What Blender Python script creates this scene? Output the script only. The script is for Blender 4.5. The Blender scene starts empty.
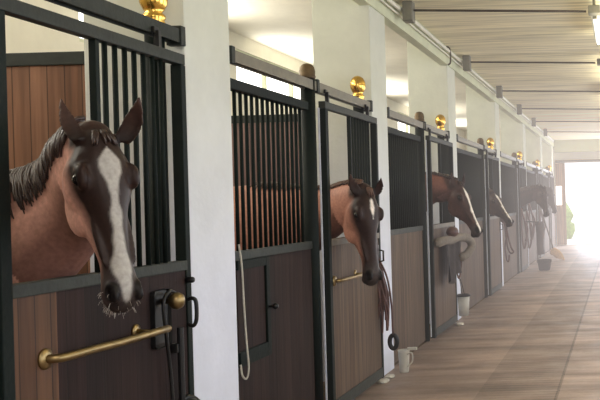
import bpy, bmesh, math, random
import numpy as np
from mathutils import Vector, Matrix
from mathutils.bvhtree import BVHTree
random.seed(7)
S = bpy.context.scene
COL = S.collection
PI = math.pi

# ------------------------------------------------------------------ materials
def mat(name, color, rough=.6, metal=0., noise=0., nscale=8., bump=0., bscale=40., stretch=(1,1,1), color2=None,
        emit=None, estr=0., spec=None):
    m = bpy.data.materials.new(name); m.use_nodes = True
    nt = m.node_tree; b = nt.nodes['Principled BSDF']
    b.inputs['Roughness'].default_value = rough; b.inputs['Metallic'].default_value = metal
    if spec is not None: b.inputs['Specular IOR Level'].default_value = spec
    tc = nt.nodes.new('ShaderNodeTexCoord'); mp = nt.nodes.new('ShaderNodeMapping')
    mp.inputs['Scale'].default_value = stretch
    nt.links.new(tc.outputs['Object'], mp.inputs['Vector'])
    c2 = color2 or tuple(c*(1-noise) for c in color)
    n = nt.nodes.new('ShaderNodeTexNoise'); n.inputs['Scale'].default_value = nscale
    n.inputs['Detail'].default_value = 6; n.inputs['Roughness'].default_value = .65
    nt.links.new(mp.outputs[0], n.inputs['Vector'])
    r = nt.nodes.new('ShaderNodeValToRGB')
    r.color_ramp.elements[0].position = .32; r.color_ramp.elements[1].position = .68
    r.color_ramp.elements[0].color = (*c2, 1); r.color_ramp.elements[1].color = (*color, 1)
    nt.links.new(n.outputs['Fac'], r.inputs['Fac'])
    nt.links.new(r.outputs[0], b.inputs['Base Color'])
    if bump:
        n2 = nt.nodes.new('ShaderNodeTexNoise'); n2.inputs['Scale'].default_value = bscale
        n2.inputs['Detail'].default_value = 4
        nt.links.new(mp.outputs[0], n2.inputs['Vector'])
        bp = nt.nodes.new('ShaderNodeBump'); bp.inputs['Strength'].default_value = bump
        bp.inputs['Distance'].default_value = .02
        nt.links.new(n2.outputs['Fac'], bp.inputs['Height']); nt.links.new(bp.outputs[0], b.inputs['Normal'])
    if emit:
        b.inputs['Emission Color'].default_value = (*emit, 1); b.inputs['Emission Strength'].default_value = estr
    return m

def plank_mat(name, c1, c2, width, axis='Y', rough=.6, line=.4, seam=.06, offset=0., grain=1.):
    """vertical (or lengthwise) boards: colour changes per board along one object axis, dark seams between"""
    m = bpy.data.materials.new(name); m.use_nodes = True
    nt = m.node_tree; N = nt.nodes; L = nt.links; b = N['Principled BSDF']; b.inputs['Roughness'].default_value = rough; b.inputs['Specular IOR Level'].default_value = .25
    tc = N.new('ShaderNodeTexCoord'); sp = N.new('ShaderNodeSeparateXYZ'); L.new(tc.outputs['Object'], sp.inputs[0])
    def math_(op, a, v):
        n = N.new('ShaderNodeMath'); n.operation = op
        L.new(a, n.inputs[0]); n.inputs[1].default_value = v; return n.outputs[0]
    q = math_('DIVIDE', math_('ADD', sp.outputs[axis], offset), width)
    cell = math_('FLOOR', q, 0); fr = math_('FRACT', q, 0)
    wn = N.new('ShaderNodeTexWhiteNoise'); wn.noise_dimensions = '1D'; L.new(cell, wn.inputs['W'])
    mx = N.new('ShaderNodeMix'); mx.data_type = 'RGBA'
    mx.inputs['A'].default_value = (*c1, 1); mx.inputs['B'].default_value = (*c2, 1); L.new(wn.outputs['Value'], mx.inputs['Factor'])
    mp = N.new('ShaderNodeMapping'); mp.inputs['Scale'].default_value = (30, 30, 1.6) if axis != 'Z' else (2, 1.6, 30)
    if name.startswith('ceiling'): mp.inputs['Scale'].default_value = (1.2, 14, 1)
    L.new(tc.outputs['Object'], mp.inputs[0])
    n = N.new('ShaderNodeTexNoise'); n.inputs['Scale'].default_value = 1.0; n.inputs['Detail'].default_value = 7
    L.new(mp.outputs[0], n.inputs['Vector'])
    rp = N.new('ShaderNodeMapRange'); rp.inputs['From Min'].default_value = .3; rp.inputs['From Max'].default_value = .7
    rp.inputs['To Min'].default_value = 1 - .4*grain; rp.inputs['To Max'].default_value = 1 + .18*grain
    L.new(n.outputs['Fac'], rp.inputs['Value'])
    mm = N.new('ShaderNodeMix'); mm.data_type = 'RGBA'; mm.blend_type = 'MULTIPLY'; mm.inputs['Factor'].default_value = 1
    L.new(mx.outputs['Result'], mm.inputs['A']); L.new(rp.outputs[0], mm.inputs['B'])
    edge = math_('SUBTRACT', fr, .5); edge = math_('ABSOLUTE', edge, 0); e = math_('GREATER_THAN', edge, .5 - seam/2)
    dk = N.new('ShaderNodeMix'); dk.data_type = 'RGBA'; dk.blend_type = 'MULTIPLY'
    L.new(e, dk.inputs['Factor']); L.new(mm.outputs['Result'], dk.inputs['A']); dk.inputs['B'].default_value = (line, line, line, 1)
    L.new(dk.outputs['Result'], b.inputs['Base Color'])
    bp = N.new('ShaderNodeBump'); bp.inputs['Strength'].default_value = .5; bp.inputs['Distance'].default_value = .006
    inv = math_('MULTIPLY', e, -1.); ad = N.new('ShaderNodeMath'); ad.operation = 'ADD'; L.new(inv, ad.inputs[0]); L.new(n.outputs['Fac'], ad.inputs[1])
    L.new(ad.outputs[0], bp.inputs['Height']); L.new(bp.outputs[0], b.inputs['Normal'])
    return m

def floor_mat():
    """worn concrete aisle: troweled strip by the stalls, fine grooved strip, big slabs in the middle"""
    m = bpy.data.materials.new('aisle concrete'); m.use_nodes = True
    nt = m.node_tree; N = nt.nodes; L = nt.links; b = N['Principled BSDF']
    tc = N.new('ShaderNodeTexCoord'); sp = N.new('ShaderNodeSeparateXYZ'); L.new(tc.outputs['Object'], sp.inputs[0])
    X, Y = sp.outputs['X'], sp.outputs['Y']
    def M(op, a, v=0., c=None):
        n = N.new('ShaderNodeMath'); n.operation = op
        if hasattr(a, 'node'): L.new(a, n.inputs[0])
        else: n.inputs[0].default_value = a
        if hasattr(v, 'node'): L.new(v, n.inputs[1])
        else: n.inputs[1].default_value = v
        return n.outputs[0]
    def noise(scale, sc, detail=6):
        mp = N.new('ShaderNodeMapping'); mp.inputs['Scale'].default_value = sc; L.new(tc.outputs['Object'], mp.inputs[0])
        n = N.new('ShaderNodeTexNoise'); n.inputs['Scale'].default_value = scale; n.inputs['Detail'].default_value = detail
        n.inputs['Roughness'].default_value = .6
        L.new(mp.outputs[0], n.inputs['Vector']); return n.outputs['Fac']
    def rng(v, a, bb, c, d):
        n = N.new('ShaderNodeMapRange'); L.new(v, n.inputs['Value'])
        for k, x in zip(('From Min', 'From Max', 'To Min', 'To Max'), (a, bb, c, d)): n.inputs[k].default_value = x
        return n.outputs[0]
    big = rng(noise(1.1, (1, .9, 1)), .3, .7, .74, 1.14)
    cross = rng(noise(1.0, (.55, 3.4, 1), 3), .34, .66, .62, 1.30)
    fine = rng(noise(30, (1, 1, 1)), .3, .7, .9, 1.1)
    fac = M('MULTIPLY', M('MULTIPLY', big, cross), fine)
    # grooved strip X in (-1.12,-.51)
    strip = M('MULTIPLY', M('GREATER_THAN', X, -1.12), M('LESS_THAN', X, -.51))
    gv = M('FRACT', M('DIVIDE', Y, .085)); g = M('LESS_THAN', gv, .22)
    wear = rng(noise(2.2, (1, 1, 1)), .36, .52, 0, 1)
    groove = M('MULTIPLY', M('MULTIPLY', strip, g), wear)
    stripdark = M('SUBTRACT', 1., M('MULTIPLY', strip, .18))
    # slabs right of -.51, wide shallow grooves
    right = M('GREATER_THAN', X, -.51)
    g2 = M('MULTIPLY', right, M('LESS_THAN', M('FRACT', M('DIVIDE', Y, .62)), .09))
    j1 = M('LESS_THAN', M('ABSOLUTE', M('ADD', X, .51)), .012)
    j2 = M('LESS_THAN', M('ABSOLUTE', M('SUBTRACT', X, .62)), .012)
    joints = M('MAXIMUM', j1, j2)
    dark = M('ADD', M('MULTIPLY', groove, .40), M('ADD', M('MULTIPLY', g2, .24), M('MULTIPLY', joints, .42)))
    fac = M('MULTIPLY', M('MULTIPLY', fac, stripdark), M('SUBTRACT', 1., dark))
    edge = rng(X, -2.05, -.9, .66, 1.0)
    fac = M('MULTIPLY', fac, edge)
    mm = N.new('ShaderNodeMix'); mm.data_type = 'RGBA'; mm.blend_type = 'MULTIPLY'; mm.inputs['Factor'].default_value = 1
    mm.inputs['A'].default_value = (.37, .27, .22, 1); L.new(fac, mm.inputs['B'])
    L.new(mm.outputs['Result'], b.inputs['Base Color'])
    L.new(rng(noise(3, (1, 1, 1)), .3, .7, .38, .6), b.inputs['Roughness'])
    bp = N.new('ShaderNodeBump'); bp.inputs['Strength'].default_value = .35; bp.inputs['Distance'].default_value = .01
    L.new(M('SUBTRACT', M('MULTIPLY', noise(12, (1, 1, 1)), .6), dark), bp.inputs['Height']); L.new(bp.outputs[0], b.inputs['Normal'])
    return m

MT = dict(
    green=mat('dark green painted steel', (.006, .011, .0095), .65, spec=.15, noise=.35, nscale=5, bump=.1),
    greenworn=mat('worn green grey steel', (.026, .031, .026), .6, spec=.3, noise=.35, nscale=12, bump=.1),
    oldrail=mat('bare worn rail', (.15, .125, .09), .6, noise=.4, nscale=14),
    track=mat('weathered track steel', (.17, .155, .12), .42, .35, noise=.3, nscale=15),
    black=mat('black iron', (.012, .012, .013), .45, .3, noise=.3),
    brass=mat('aged brass', (.34, .25, .12), .38, 1., noise=.35, nscale=18),
    gold=mat('polished brass', (.85, .53, .12), .2, 1., noise=.2, nscale=10),
    dull=mat('tarnished brass', (.16, .11, .055), .5, .6, noise=.5, nscale=15),
    strip=mat('galvanised strip', (.62, .65, .74), .4, .0, noise=.2, nscale=20),
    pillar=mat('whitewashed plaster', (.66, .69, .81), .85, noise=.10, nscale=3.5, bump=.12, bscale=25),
    beam=mat('pale green limewash', (.60, .62, .44), .85, noise=.12, nscale=4, bump=.12, bscale=20),
    inwall=mat('cream stall plaster', (.78, .74, .62), .85, noise=.10, nscale=2.5, bump=.15, bscale=12),
    concrete=mat('stall bedding floor', (.16, .11, .07), .9, noise=.5, nscale=30, bump=.5),
    ceiling=plank_mat('ceiling boards', (.74, .67, .45), (.88, .80, .57), .30, 'Y', .8, .8, .03, grain=.8),
    rod=mat('rusty tie rod', (.10, .075, .05), .6, .3, noise=.4),
    box=mat('grey junction box', (.22, .21, .16), .6, noise=.3),
    conduit=mat('cream conduit', (.75, .73, .62), .5, noise=.15),
    tube=mat('fluorescent tube', (.95, .95, .9), .4, emit=(1, .98, .9), estr=1.3),
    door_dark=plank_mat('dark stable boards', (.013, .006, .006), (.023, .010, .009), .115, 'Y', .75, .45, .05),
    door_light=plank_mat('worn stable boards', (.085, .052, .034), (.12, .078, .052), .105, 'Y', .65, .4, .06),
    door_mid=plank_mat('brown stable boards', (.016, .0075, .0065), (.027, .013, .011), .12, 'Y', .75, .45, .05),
    plank_old=plank_mat('orange brown planks', (.075, .034, .018), (.12, .058, .03), .085, 'Y', .6, .4, .07),
    part=plank_mat('partition planks', (.16, .075, .042), (.27, .14, .085), .085, 'X', .6, .35, .06),
    part_far=plank_mat('far partition planks', (.17, .105, .095), (.24, .15, .14), .085, 'X', .6, .35, .06),
    pane=mat('glowing pane', (.9, .9, .9), .4, emit=(1, .98, .93), estr=2.2),  # emission in place of daylight; also the glare patch on the end door
    leather=mat('brown leather', (.10, .035, .028), .5, noise=.4, nscale=20),
    rope=mat('pale rope', (.50, .47, .40), .8, noise=.3, nscale=60),
    hoof=mat('dark hoof', (.05, .04, .035), .5, noise=.3),
    eye=mat('dark glossy eye', (.006, .004, .003), .06),
    mane=mat('dark brown mane', (.05, .026, .02), .38, noise=.55, nscale=30, stretch=(1, 1, .3)),
    mane_red=mat('chestnut mane', (.11, .045, .025), .45, noise=.5, nscale=30),
    whisker=mat('pale whiskers', (.42, .38, .34), .5),
    cloth=mat('mauve grey cloth', (.10, .085, .088), .9, noise=.25, nscale=14, bump=.3),
    fleece=mat('pale fleece', (.22, .19, .16), .95, noise=.2, nscale=30, bump=.5),
    white=mat('white plastic', (.52, .50, .44), .5, noise=.2, nscale=10),
    bucket=mat('black rubber', (.02, .02, .024), .55, noise=.3),
    tan=mat('tan broom bristle', (.62, .40, .20), .8, noise=.3, nscale=40),
    handle=mat('grey wooden handle', (.14, .11, .10), .6, noise=.3),
    litter=mat('crumpled paper', (.55, .52, .46), .8, noise=.2),
    enddoor=plank_mat('end door boards', (.30, .19, .11), (.38, .25, .15), .12, 'X', .6, .6, .05),
    ground=mat('bright yard gravel', (.62, .60, .60), .9, noise=.2, nscale=6),
    bush=mat('sunlit hedge leaves', (.30, .42, .12), .8, noise=.5, nscale=9, bump=.6),
)
MT['floor'] = floor_mat()
def bounce_tint(m, tint, z0, z1):
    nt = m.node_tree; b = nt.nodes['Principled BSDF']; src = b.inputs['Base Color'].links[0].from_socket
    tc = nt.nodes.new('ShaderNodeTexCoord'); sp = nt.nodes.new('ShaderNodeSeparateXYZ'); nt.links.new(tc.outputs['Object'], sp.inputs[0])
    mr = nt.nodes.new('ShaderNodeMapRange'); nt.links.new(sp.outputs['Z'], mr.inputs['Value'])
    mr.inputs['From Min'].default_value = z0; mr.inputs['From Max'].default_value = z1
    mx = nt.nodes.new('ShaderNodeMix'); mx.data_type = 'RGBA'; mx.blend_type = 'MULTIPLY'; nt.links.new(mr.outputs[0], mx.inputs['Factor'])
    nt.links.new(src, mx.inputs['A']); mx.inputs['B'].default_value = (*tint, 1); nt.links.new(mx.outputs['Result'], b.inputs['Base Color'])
MT['hatch'] = MT['green']
bounce_tint(MT['pillar'], (.92, .90, .66), 1.0, 2.4)  # cool daylight low and warm bounce up high, painted into the pillar colour

# ------------------------------------------------------------------ mesh helpers
def T(bm, verts):
    return verts
def box(bm, x0, x1, y0, y1, z0, z1, bev=0.):
    r = bmesh.ops.create_cube(bm, size=1)
    for v in r['verts']:
        v.co = Vector(((x0+x1)/2 + v.co.x*(x1-x0), (y0+y1)/2 + v.co.y*(y1-y0), (z0+z1)/2 + v.co.z*(z1-z0)))
    if bev:
        es = list({e for v in r['verts'] for e in v.link_edges})
        bmesh.ops.bevel(bm, geom=es, offset=bev, segments=2, affect='EDGES', profile=.6)
def tube(bm, pts, r, seg=10, cap=True, closed=False):
    pts = [Vector(p) for p in pts]; n = len(pts)
    rs = r if isinstance(r, (list, tuple)) else [r]*n
    rings = []; up = None
    for i, p in enumerate(pts):
        if closed: t = pts[(i+1) % n]-pts[i-1]
        else: t = pts[min(i+1, n-1)]-pts[max(i-1, 0)]
        t.normalize()
        if up is None:
            up = Vector((0, 0, 1)) if abs(t.z) < .9 else Vector((1, 0, 0))
        a = up - t*up.dot(t)
        if a.length < 1e-5: a = t.orthogonal()
        a.normalize(); up = a; b_ = t.cross(a)
        rings.append([bm.verts.new(p+(a*math.cos(2*PI*k/seg)+b_*math.sin(2*PI*k/seg))*rs[i]) for k in range(seg)])
    m = n if closed else n-1
    for i in range(m):
        A, B = rings[i], rings[(i+1) % n]
        for k in range(seg): bm.faces.new((A[k], A[(k+1) % seg], B[(k+1) % seg], B[k]))
    if cap and not closed:
        bm.faces.new(rings[0][::-1]); bm.faces.new(rings[-1])
def lathe(bm, prof, c=(0, 0, 0), seg=20, axis='Z'):
    rings = []
    for r, z in prof:
        ring = []
        for k in range(seg):
            a = 2*PI*k/seg; u, v = max(r, .0004)*math.cos(a), max(r, .0004)*math.sin(a)
            p = {'Z': (u, v, z), 'X': (z, u, v), 'Y': (v, z, u)}[axis]
            ring.append(bm.verts.new(Vector(c)+Vector(p)))
        rings.append(ring)
    for A, B in zip(rings, rings[1:]):
        for k in range(seg): bm.faces.new((A[k], A[(k+1) % seg], B[(k+1) % seg], B[k]))
    bm.faces.new(rings[0][::-1]); bm.faces.new(rings[-1])
def obj(name, bm, m, parent=None, smooth=False):
    bmesh.ops.recalc_face_normals(bm, faces=bm.faces[:])
    me = bpy.data.meshes.new(name); bm.to_mesh(me); bm.free()
    if smooth:
        for p in me.polygons: p.use_smooth = True
    me.materials.append(m)
    o = bpy.data.objects.new(name, me); COL.objects.link(o)
    if parent: o.parent = parent
    return o
def make(name, m, fn, parent=None, smooth=False, origin=None):
    """fn builds in parent space; origin moves the object's own origin there"""
    bm = bmesh.new(); fn(bm)
    if origin is not None:
        bmesh.ops.translate(bm, verts=bm.verts[:], vec=-Vector(origin))
    o = obj(name, bm, m, parent, smooth)
    if origin is not None: o.location = origin
    return o
def tag(o, label, cat, group=None, kind=None):
    o['label'] = label; o['category'] = cat
    if group: o['group'] = group
    if kind: o['kind'] = kind
    return o
def thing(name, loc, label, cat, group=None):
    o = bpy.data.objects.new(name, None); COL.objects.link(o); o.location = loc; o.empty_display_size = .2
    return tag(o, label, cat, group)
def struct(name, bm_or_fn, m):
    bm = bmesh.new(); bm_or_fn(bm)
    o = obj(name, bm, m); o['kind'] = 'structure'; return o
def catmull(pts, n):
    pts = np.array(pts, float); P = np.vstack([2*pts[0]-pts[1], pts, 2*pts[-1]-pts[-2]]); out = []
    for i in range(1, len(P)-2):
        for k in range(n):
            t = k/n; a, b, c, d = P[i-1], P[i], P[i+1], P[i+2]
            out.append(.5*((2*b)+(-a+c)*t+(2*a-5*b+4*c-d)*t*t+(-a+3*b-3*c+d)*t**3))
    out.append(P[-2]); return np.array(out)

# ------------------------------------------------------------------ measures (metres, X right, Y down the aisle)
EYE = 1.45
LX = -2.04                                    # plane of the stall fronts
PD = [1.03, 4.26, 7.48, 10.86, 14.99, 19.3, 23.5, 27.4]   # near faces of the pillars
PT = .50                                      # pillar thickness
ENDY = 28.6
BACK = -4.9
NTH = ['nearest', 'second', 'third', 'fourth', 'fifth', 'sixth', 'seventh', 'eighth']

# ------------------------------------------------------------------ structure
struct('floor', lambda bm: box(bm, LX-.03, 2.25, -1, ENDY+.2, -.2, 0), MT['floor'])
struct('floor_stalls', lambda bm: box(bm, BACK, LX-.03, -1, ENDY+.2, -.2, -.005), MT['concrete'])
struct('ceiling', lambda bm: box(bm, -2.02, 2.25, -1, ENDY+.2, 3.32, 3.42), MT['ceiling'])
struct('ceiling_stalls', lambda bm: box(bm, BACK, -2.12, -1, ENDY+.2, 3.72, 3.82), MT['inwall'])
struct('beam', lambda bm: box(bm, -2.12, -2.025, -1, ENDY, 3.11, 3.82), MT['beam'])
def back_wall(bm):
    box(bm, BACK-.2, BACK, -1, ENDY, -.2, 3.02); box(bm, BACK-.2, BACK, -1, ENDY, 3.52, 3.9)
    edges = [-1.0] + PD[:]
    for a, b in zip(PD, PD[1:]):
        pass
    ys = -1.0
    for i in range(len(PD)-1):
        w0, w1 = PD[i]+.75, PD[i+1]-.3
        box(bm, BACK-.2, BACK, ys, w0, 3.02, 3.52); ys = w1
    box(bm, BACK-.2, BACK, ys, ENDY, 3.02, 3.52)
struct('wall_left', back_wall, MT['inwall'])
for i in range(len(PD)-1):
    w0, w1 = PD[i]+.75, PD[i+1]-.3
    def fr(bm):
        box(bm, BACK-.12, BACK-.02, w0, w1, 3.02, 3.06); box(bm, BACK-.12, BACK-.02, w0, w1, 3.48, 3.52)
        n = 3
        for k in range(n+1):
            y = w0+(w1-w0)*k/n; box(bm, BACK-.12, BACK-.02, y-.02, y+.02, 3.02, 3.52)
    w = struct('window_%d' % (i+1), fr, MT['beam'])
    make('window_pane', MT['pane'], lambda bm: box(bm, BACK-.085, BACK-.075, w0+.01, w1-.01, 3.05, 3.5), w)
# right wall with big window openings
def right_wall(bm):
    x0, x1 = 2.15, 2.4
    box(bm, x0, x1, -1, ENDY, -.2, .95); box(bm, x0, x1, -1, ENDY, 2.6, 3.4)
    ys = -1
    for k in range(9):
        a, b = .3+k*3.2, 2.5+k*3.2
        box(bm, x0, x1, ys, a, .95, 2.6); ys = b
    box(bm, x0, x1, ys, ENDY, .95, 2.6)
struct('wall_right', right_wall, MT['inwall'])
for k in range(9):
    a, b = .3+k*3.2, 2.5+k*3.2
    def fr(bm):
        for z in (.95, 1.76, 2.56): box(bm, 2.22, 2.3, a, b, z, z+.04)
        for y in (a, (a+b)/2-.02, b-.04): box(bm, 2.22, 2.3, y, y+.04, .95, 2.6)
    struct('window_%d' % (k+10), fr, MT['beam'])
def end_wall(bm):
    box(bm, BACK-.2, -1.74, ENDY, ENDY+.25, -.2, 3.9); box(bm, 1.5, 2.4, ENDY, ENDY+.25, -.2, 3.9)
    box(bm, -1.74, 1.5, ENDY, ENDY+.25, 2.62, 3.9)
struct('wall_back', end_wall, MT['inwall'])
struct('wall_front', lambda bm: box(bm, BACK-.2, 2.4, -1.2, -1, -.2, 3.9), MT['inwall'])
ed = struct('door_1', lambda bm: box(bm, -2.02, -1.72, ENDY-.10, ENDY-.05, .03, 2.6, .006), MT['enddoor'])
make('door_rail', MT['track'], lambda bm: box(bm, -2.02, 1.5, ENDY-.14, ENDY-.03, 2.62, 2.70), ed)
make('window_pane', MT['pane'], lambda bm: box(bm, -2.02, -1.84, ENDY-.115, ENDY-.102, 1.28, 1.88, .004), ed)  # bright glare patch on the leaf, added as a glowing panel; no window
struct('yard', lambda bm: box(bm, -14, 14, ENDY+.25, 60, -.25, -.02), MT['ground'])
def arch_trim(bm):
    box(bm, -2.02, 2.15, ENDY-.3, ENDY, 2.95, 3.32)
struct('trim_1', arch_trim, MT['beam'])
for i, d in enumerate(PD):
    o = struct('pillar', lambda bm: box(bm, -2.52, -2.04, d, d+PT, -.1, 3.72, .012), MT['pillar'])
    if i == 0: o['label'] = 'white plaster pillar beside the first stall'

# partitions between the stalls, behind each pillar
for i, d in enumerate(PD[1:], 1):
    p = thing('stall_partition', (-3.7, d+.14, 0), 'brown plank partition with a green top rail, joining the %s pillar' % NTH[i-1], 'partition', 'plank partitions between the stalls')
    mw = MT['part'] if i == 1 else MT['part_far']
    make('plank_panel', mw, lambda bm: box(bm, -1.19, 1.17, -.03, .03, 0, 2.17), p)
    make('top_rail', MT['greenworn'], lambda bm: box(bm, -1.19, 1.17, -.04, .04, 2.17, 2.235, .005), p)

# ------------------------------------------------------------------ stall fronts
BAR_R = .0108
def bar_mesh(h):
    bm = bmesh.new(); tube(bm, [(0, 0, 0), (0, 0, h)], BAR_R, 8)
    me = bpy.data.meshes.new('bar'); bm.to_mesh(me); bm.free()
    for p in me.polygons: p.use_smooth = True
    me.materials.append(MT['green']); return me
def bars(parent, ys, x, z0, z1):
    me = bar_mesh(z1-z0)
    for y in ys:
        o = bpy.data.objects.new('bar', me); COL.objects.link(o); o.parent = parent; o.location = (x, y, z0)
DTOP = 1.22
for i in range(len(PD)-1):
    a, b = PD[i]+PT, PD[i+1]
    n = NTH[i]; far = i >= 3
    stile = b-(1.37 if i == 0 else 1.33)                     # near edge of the door
    posty = stile-.095
    # ---- fixed panel with its grille
    p = thing('barred_stall_front', (-2.09, a, 0), 'fixed stall front panel of boards and upright bars after the %s pillar' % NTH[max(i-1, 0)] if i else 'fixed stall front panel of boards and bars closest to the camera', 'stall panel', 'fixed barred stall panels')
    L = posty-.05-a
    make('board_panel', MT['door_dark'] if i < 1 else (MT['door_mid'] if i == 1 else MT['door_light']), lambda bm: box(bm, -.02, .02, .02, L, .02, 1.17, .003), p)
    make('middle_rail', MT['greenworn'] if i else MT['green'], lambda bm: box(bm, -.03, .03, 0.005, L, 1.17, 1.22, .004), p)
    make('top_rail', MT['green'], lambda bm: box(bm, -.03, .03, 0.005, L, 2.095, 2.15, .004), p)
    make('stile', MT['green'], lambda bm: box(bm, -.025, .025, .004, .04, .01, 2.095, .004), p)
    nb = int((L-.06)/.075)
    bars(p, [.075+k*(L-.09)/nb for k in range(nb)], 0, 1.2, 2.11)
    if i == 1:
        h = make('hatch', MT['door_dark'], lambda bm: box(bm, .012, .032, .05, .44, .64, 1.165, .003), p)
        def hf(bm):
            box(bm, .02, .045, .42, .47, .60, 1.17, .004); box(bm, .02, .045, .04, .42, .60, .68, .004); box(bm, .02, .045, .04, .42, 1.12, 1.17, .004)
        make('hatch_frame', MT['green'], hf, h)
        make('knob', MT['black'], lambda bm: lathe(bm, [(.006, 0), (.008, .02), (.018, .03), (.02, .04), (.01, .052)], (.045, .445, .88), 12, 'X'), h, True)
    # ---- round post with dull cap and pale guide strip
    q = thing('stall_post', (-2.08, posty, 0), 'dark round post with a tarnished domed cap in the %s stall front' % n, 'post', 'capped stall posts')
    make('pole', MT['green'], lambda bm: lathe(bm, [(.047, .01), (.047, 2.31)], (0, 0, 0), 20), q, True)
    make('cap', MT['dull'], lambda bm: lathe(bm, [(.05, 2.31), (.056, 2.325), (.05, 2.335), (.052, 2.36), (.045, 2.39), (.028, 2.408), (.005, 2.414)], (0, 0, 0), 20), q, True)
    make('guide_strip', MT['strip'], lambda bm: box(bm, .044, .054, .056, .066, .04, 2.12 if i < 3 else 2.1), q)
    # ---- inner post with gold ball
    g = thing('gold_finial_post', (-2.115, b-.13, 0), 'dark post topped by a shiny gold ball finial in the %s stall' % n, 'post', 'gold ball posts')
    make('pole', MT['green'], lambda bm: lathe(bm, [(.042, .01), (.042, 2.30)], (0, 0, 0), 18), g, True)
    make('ball_finial', MT['gold'], lambda bm: lathe(bm, [(.044, 2.30), (.05, 2.31), (.044, 2.325), (.05, 2.335), (.05, 2.345), (.036, 2.36), (.046, 2.375), (.058, 2.40), (.062, 2.43), (.058, 2.46), (.044, 2.487), (.024, 2.502), (.004, 2.508)], (0, 0, 0), 24), g, True)
    # ---- overhead sliding track
    t = thing('door_track', (-2.065, a, 2.235), 'weathered steel overhead sliding track above the %s stall' % n, 'rail', 'sliding door tracks')
    def trk(bm):
        box(bm, -.028, .028, 0.0, b-a, .05, .064); box(bm, .018, .028, 0, b-a, 0, .05); box(bm, -.028, -.018, 0, b-a, 0, .05)
    make('rail', MT['track'] if i else MT['greenworn'], trk, t)
    for yy in (.02, stile-a-.02, b-a-.03):
        make('bracket', MT['greenworn'], lambda bm: box(bm, -.036, .036, yy-.022, yy+.022, -.012, .08, .004), t)
    # ---- sliding door
    D = b-(.09 if i == 0 else .012)-stile
    c = thing('sliding_door', (-2.02, stile, 0), {
        0: 'dark sliding stable door with brass grab bar, a bay horse looking over it',
        1: 'brown sliding stable door with worn pale boards beside the second pillar',
        2: 'worn sliding stable door with a grey cloth hanging on it',
    }.get(i, 'faded sliding stable door at the %s stall' % n), 'door', 'sliding stable doors')
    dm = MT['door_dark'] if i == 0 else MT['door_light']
    y0 = .29 if i == 0 else .045
    make('board_panel', dm, lambda bm: box(bm, -.018, .018, y0, D-.04, .09, DTOP-.04, .002), c)
    if i == 0: make('light_board', MT['plank_old'], lambda bm: box(bm, -.018, .02, .055, y0, .09, DTOP-.04, .002), c)
    make('stile', MT['green'], lambda bm: box(bm, -.025, .025, 0, .058, .02, 2.12, .005), c)
    make('stile', MT['green'], lambda bm: box(bm, -.025, .025, D-.045, D, .02, 2.12, .005), c)
    make('middle_rail', MT['greenworn'] if i == 0 else MT['oldrail'], lambda bm: box(bm, -.028, .028, .05, D-.04, DTOP-.045, DTOP, .004), c)
    make('kick_rail', MT['greenworn'], lambda bm: box(bm, -.028, .028, .05, D-.04, .03, .11, .004), c)
    make('top_rail', MT['greenworn'], lambda bm: box(bm, -.024, .024, 0, D, 2.12, 2.17, .005), c)
    ob = D*.465
    make('grille_stile', MT['green'], lambda bm: box(bm, -.014, .014, ob-.015, ob+.012, DTOP, 2.12, .003), c)
    bars(c, [ob+.07+k*.072 for k in range(int((D-.1-ob-.03)/.072))], 0, DTOP-.005, 2.13)
    for yy in (.12, D-.2):
        def hang(bm):
            box(bm, -.012, .012, yy-.012, yy+.012, 2.165, 2.245)
            box(bm, -.022, -.002, yy-.02, yy+.02, 2.235, 2.262, .003)
        make('hanger', MT['black'], hang, c)
    if i in (0, 1):
        zb = .95
        pts = [(.02, .215, zb), (.05, .22, zb), (.072, .25, zb), (.085, .4, zb+.002), (.09, .58, zb), (.088, .93, zb)] if i == 0 else [(.02, .1, .93), (.06, .12, .93), (.07, .3, .93), (.07, .62, .93), (.02, .66, .93)]
        gb = make('grab_bar', MT['brass'], lambda bm: tube(bm, [tuple(x) for x in catmull(pts, 4)], .0155 if i == 0 else .012, 14), c, True)
        make('flange', MT['brass'], lambda bm: lathe(bm, [(.038, .018), (.036, .028), (.018, .034)], (0, pts[0][1], pts[0][2]), 20, 'X'), gb, True)
        def br(bm):
            tube(bm, [(.02, pts[-2][1]+.22 if i == 0 else .6, pts[-1][2]+.01), (.088 if i == 0 else .06, pts[-2][1]+.22 if i == 0 else .6, pts[-1][2])], .012, 10)
            lathe(bm, [(.03, .018), (.028, .026), (.012, .03)], (0, pts[-2][1]+.22 if i == 0 else .6, pts[-1][2]+.01), 18, 'X')
        make('bracket', MT['brass'], br, gb, True)
    if i == 0:
        lk = make('latch_plate', MT['black'], lambda bm: box(bm, .018, .03, D-.36, D-.22, .86, 1.11, .02), c)
        make('latch_knob', MT['brass'], lambda bm: lathe(bm, [(.012, 0), (.014, .03), (.024, .036), (.035, .05), (.037, .068), (.03, .084), (.014, .092), (.002, .094)], (.03, D-.28, 1.06), 22, 'X'), lk, True)
        make('latch_lever', MT['black'], lambda bm: tube(bm, [tuple(x) for x in catmull([(.055, D-.22, 1.09), (.06, D-.28, 1.10), (.06, D-.33, 1.05), (.055, D-.30, .9), (.05, D-.26, .7), (.05, D-.24, .4)], 6)], .008, 8), lk, True)
        make('door_bolt', MT['black'], lambda bm: (tube(bm, [(.05, D-.17, .93), (.05, D-.17, .2)], .014, 10), box(bm, .018, .05, D-.2, D-.14, .82, .86, .004), box(bm, .018, .05, D-.2, D-.14, .4, .44, .004)), lk)
        make('handle', MT['black'], lambda bm: tube(bm, [tuple(x) for x in catmull([(.025, D-.04, 1.04), (.048, D-.04, 1.045), (.062, D-.04, 1.025), (.062, D-.04, .95), (.048, D-.04, .92), (.025, D-.04, .925)], 5)], .009, 10), c, True)
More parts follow.
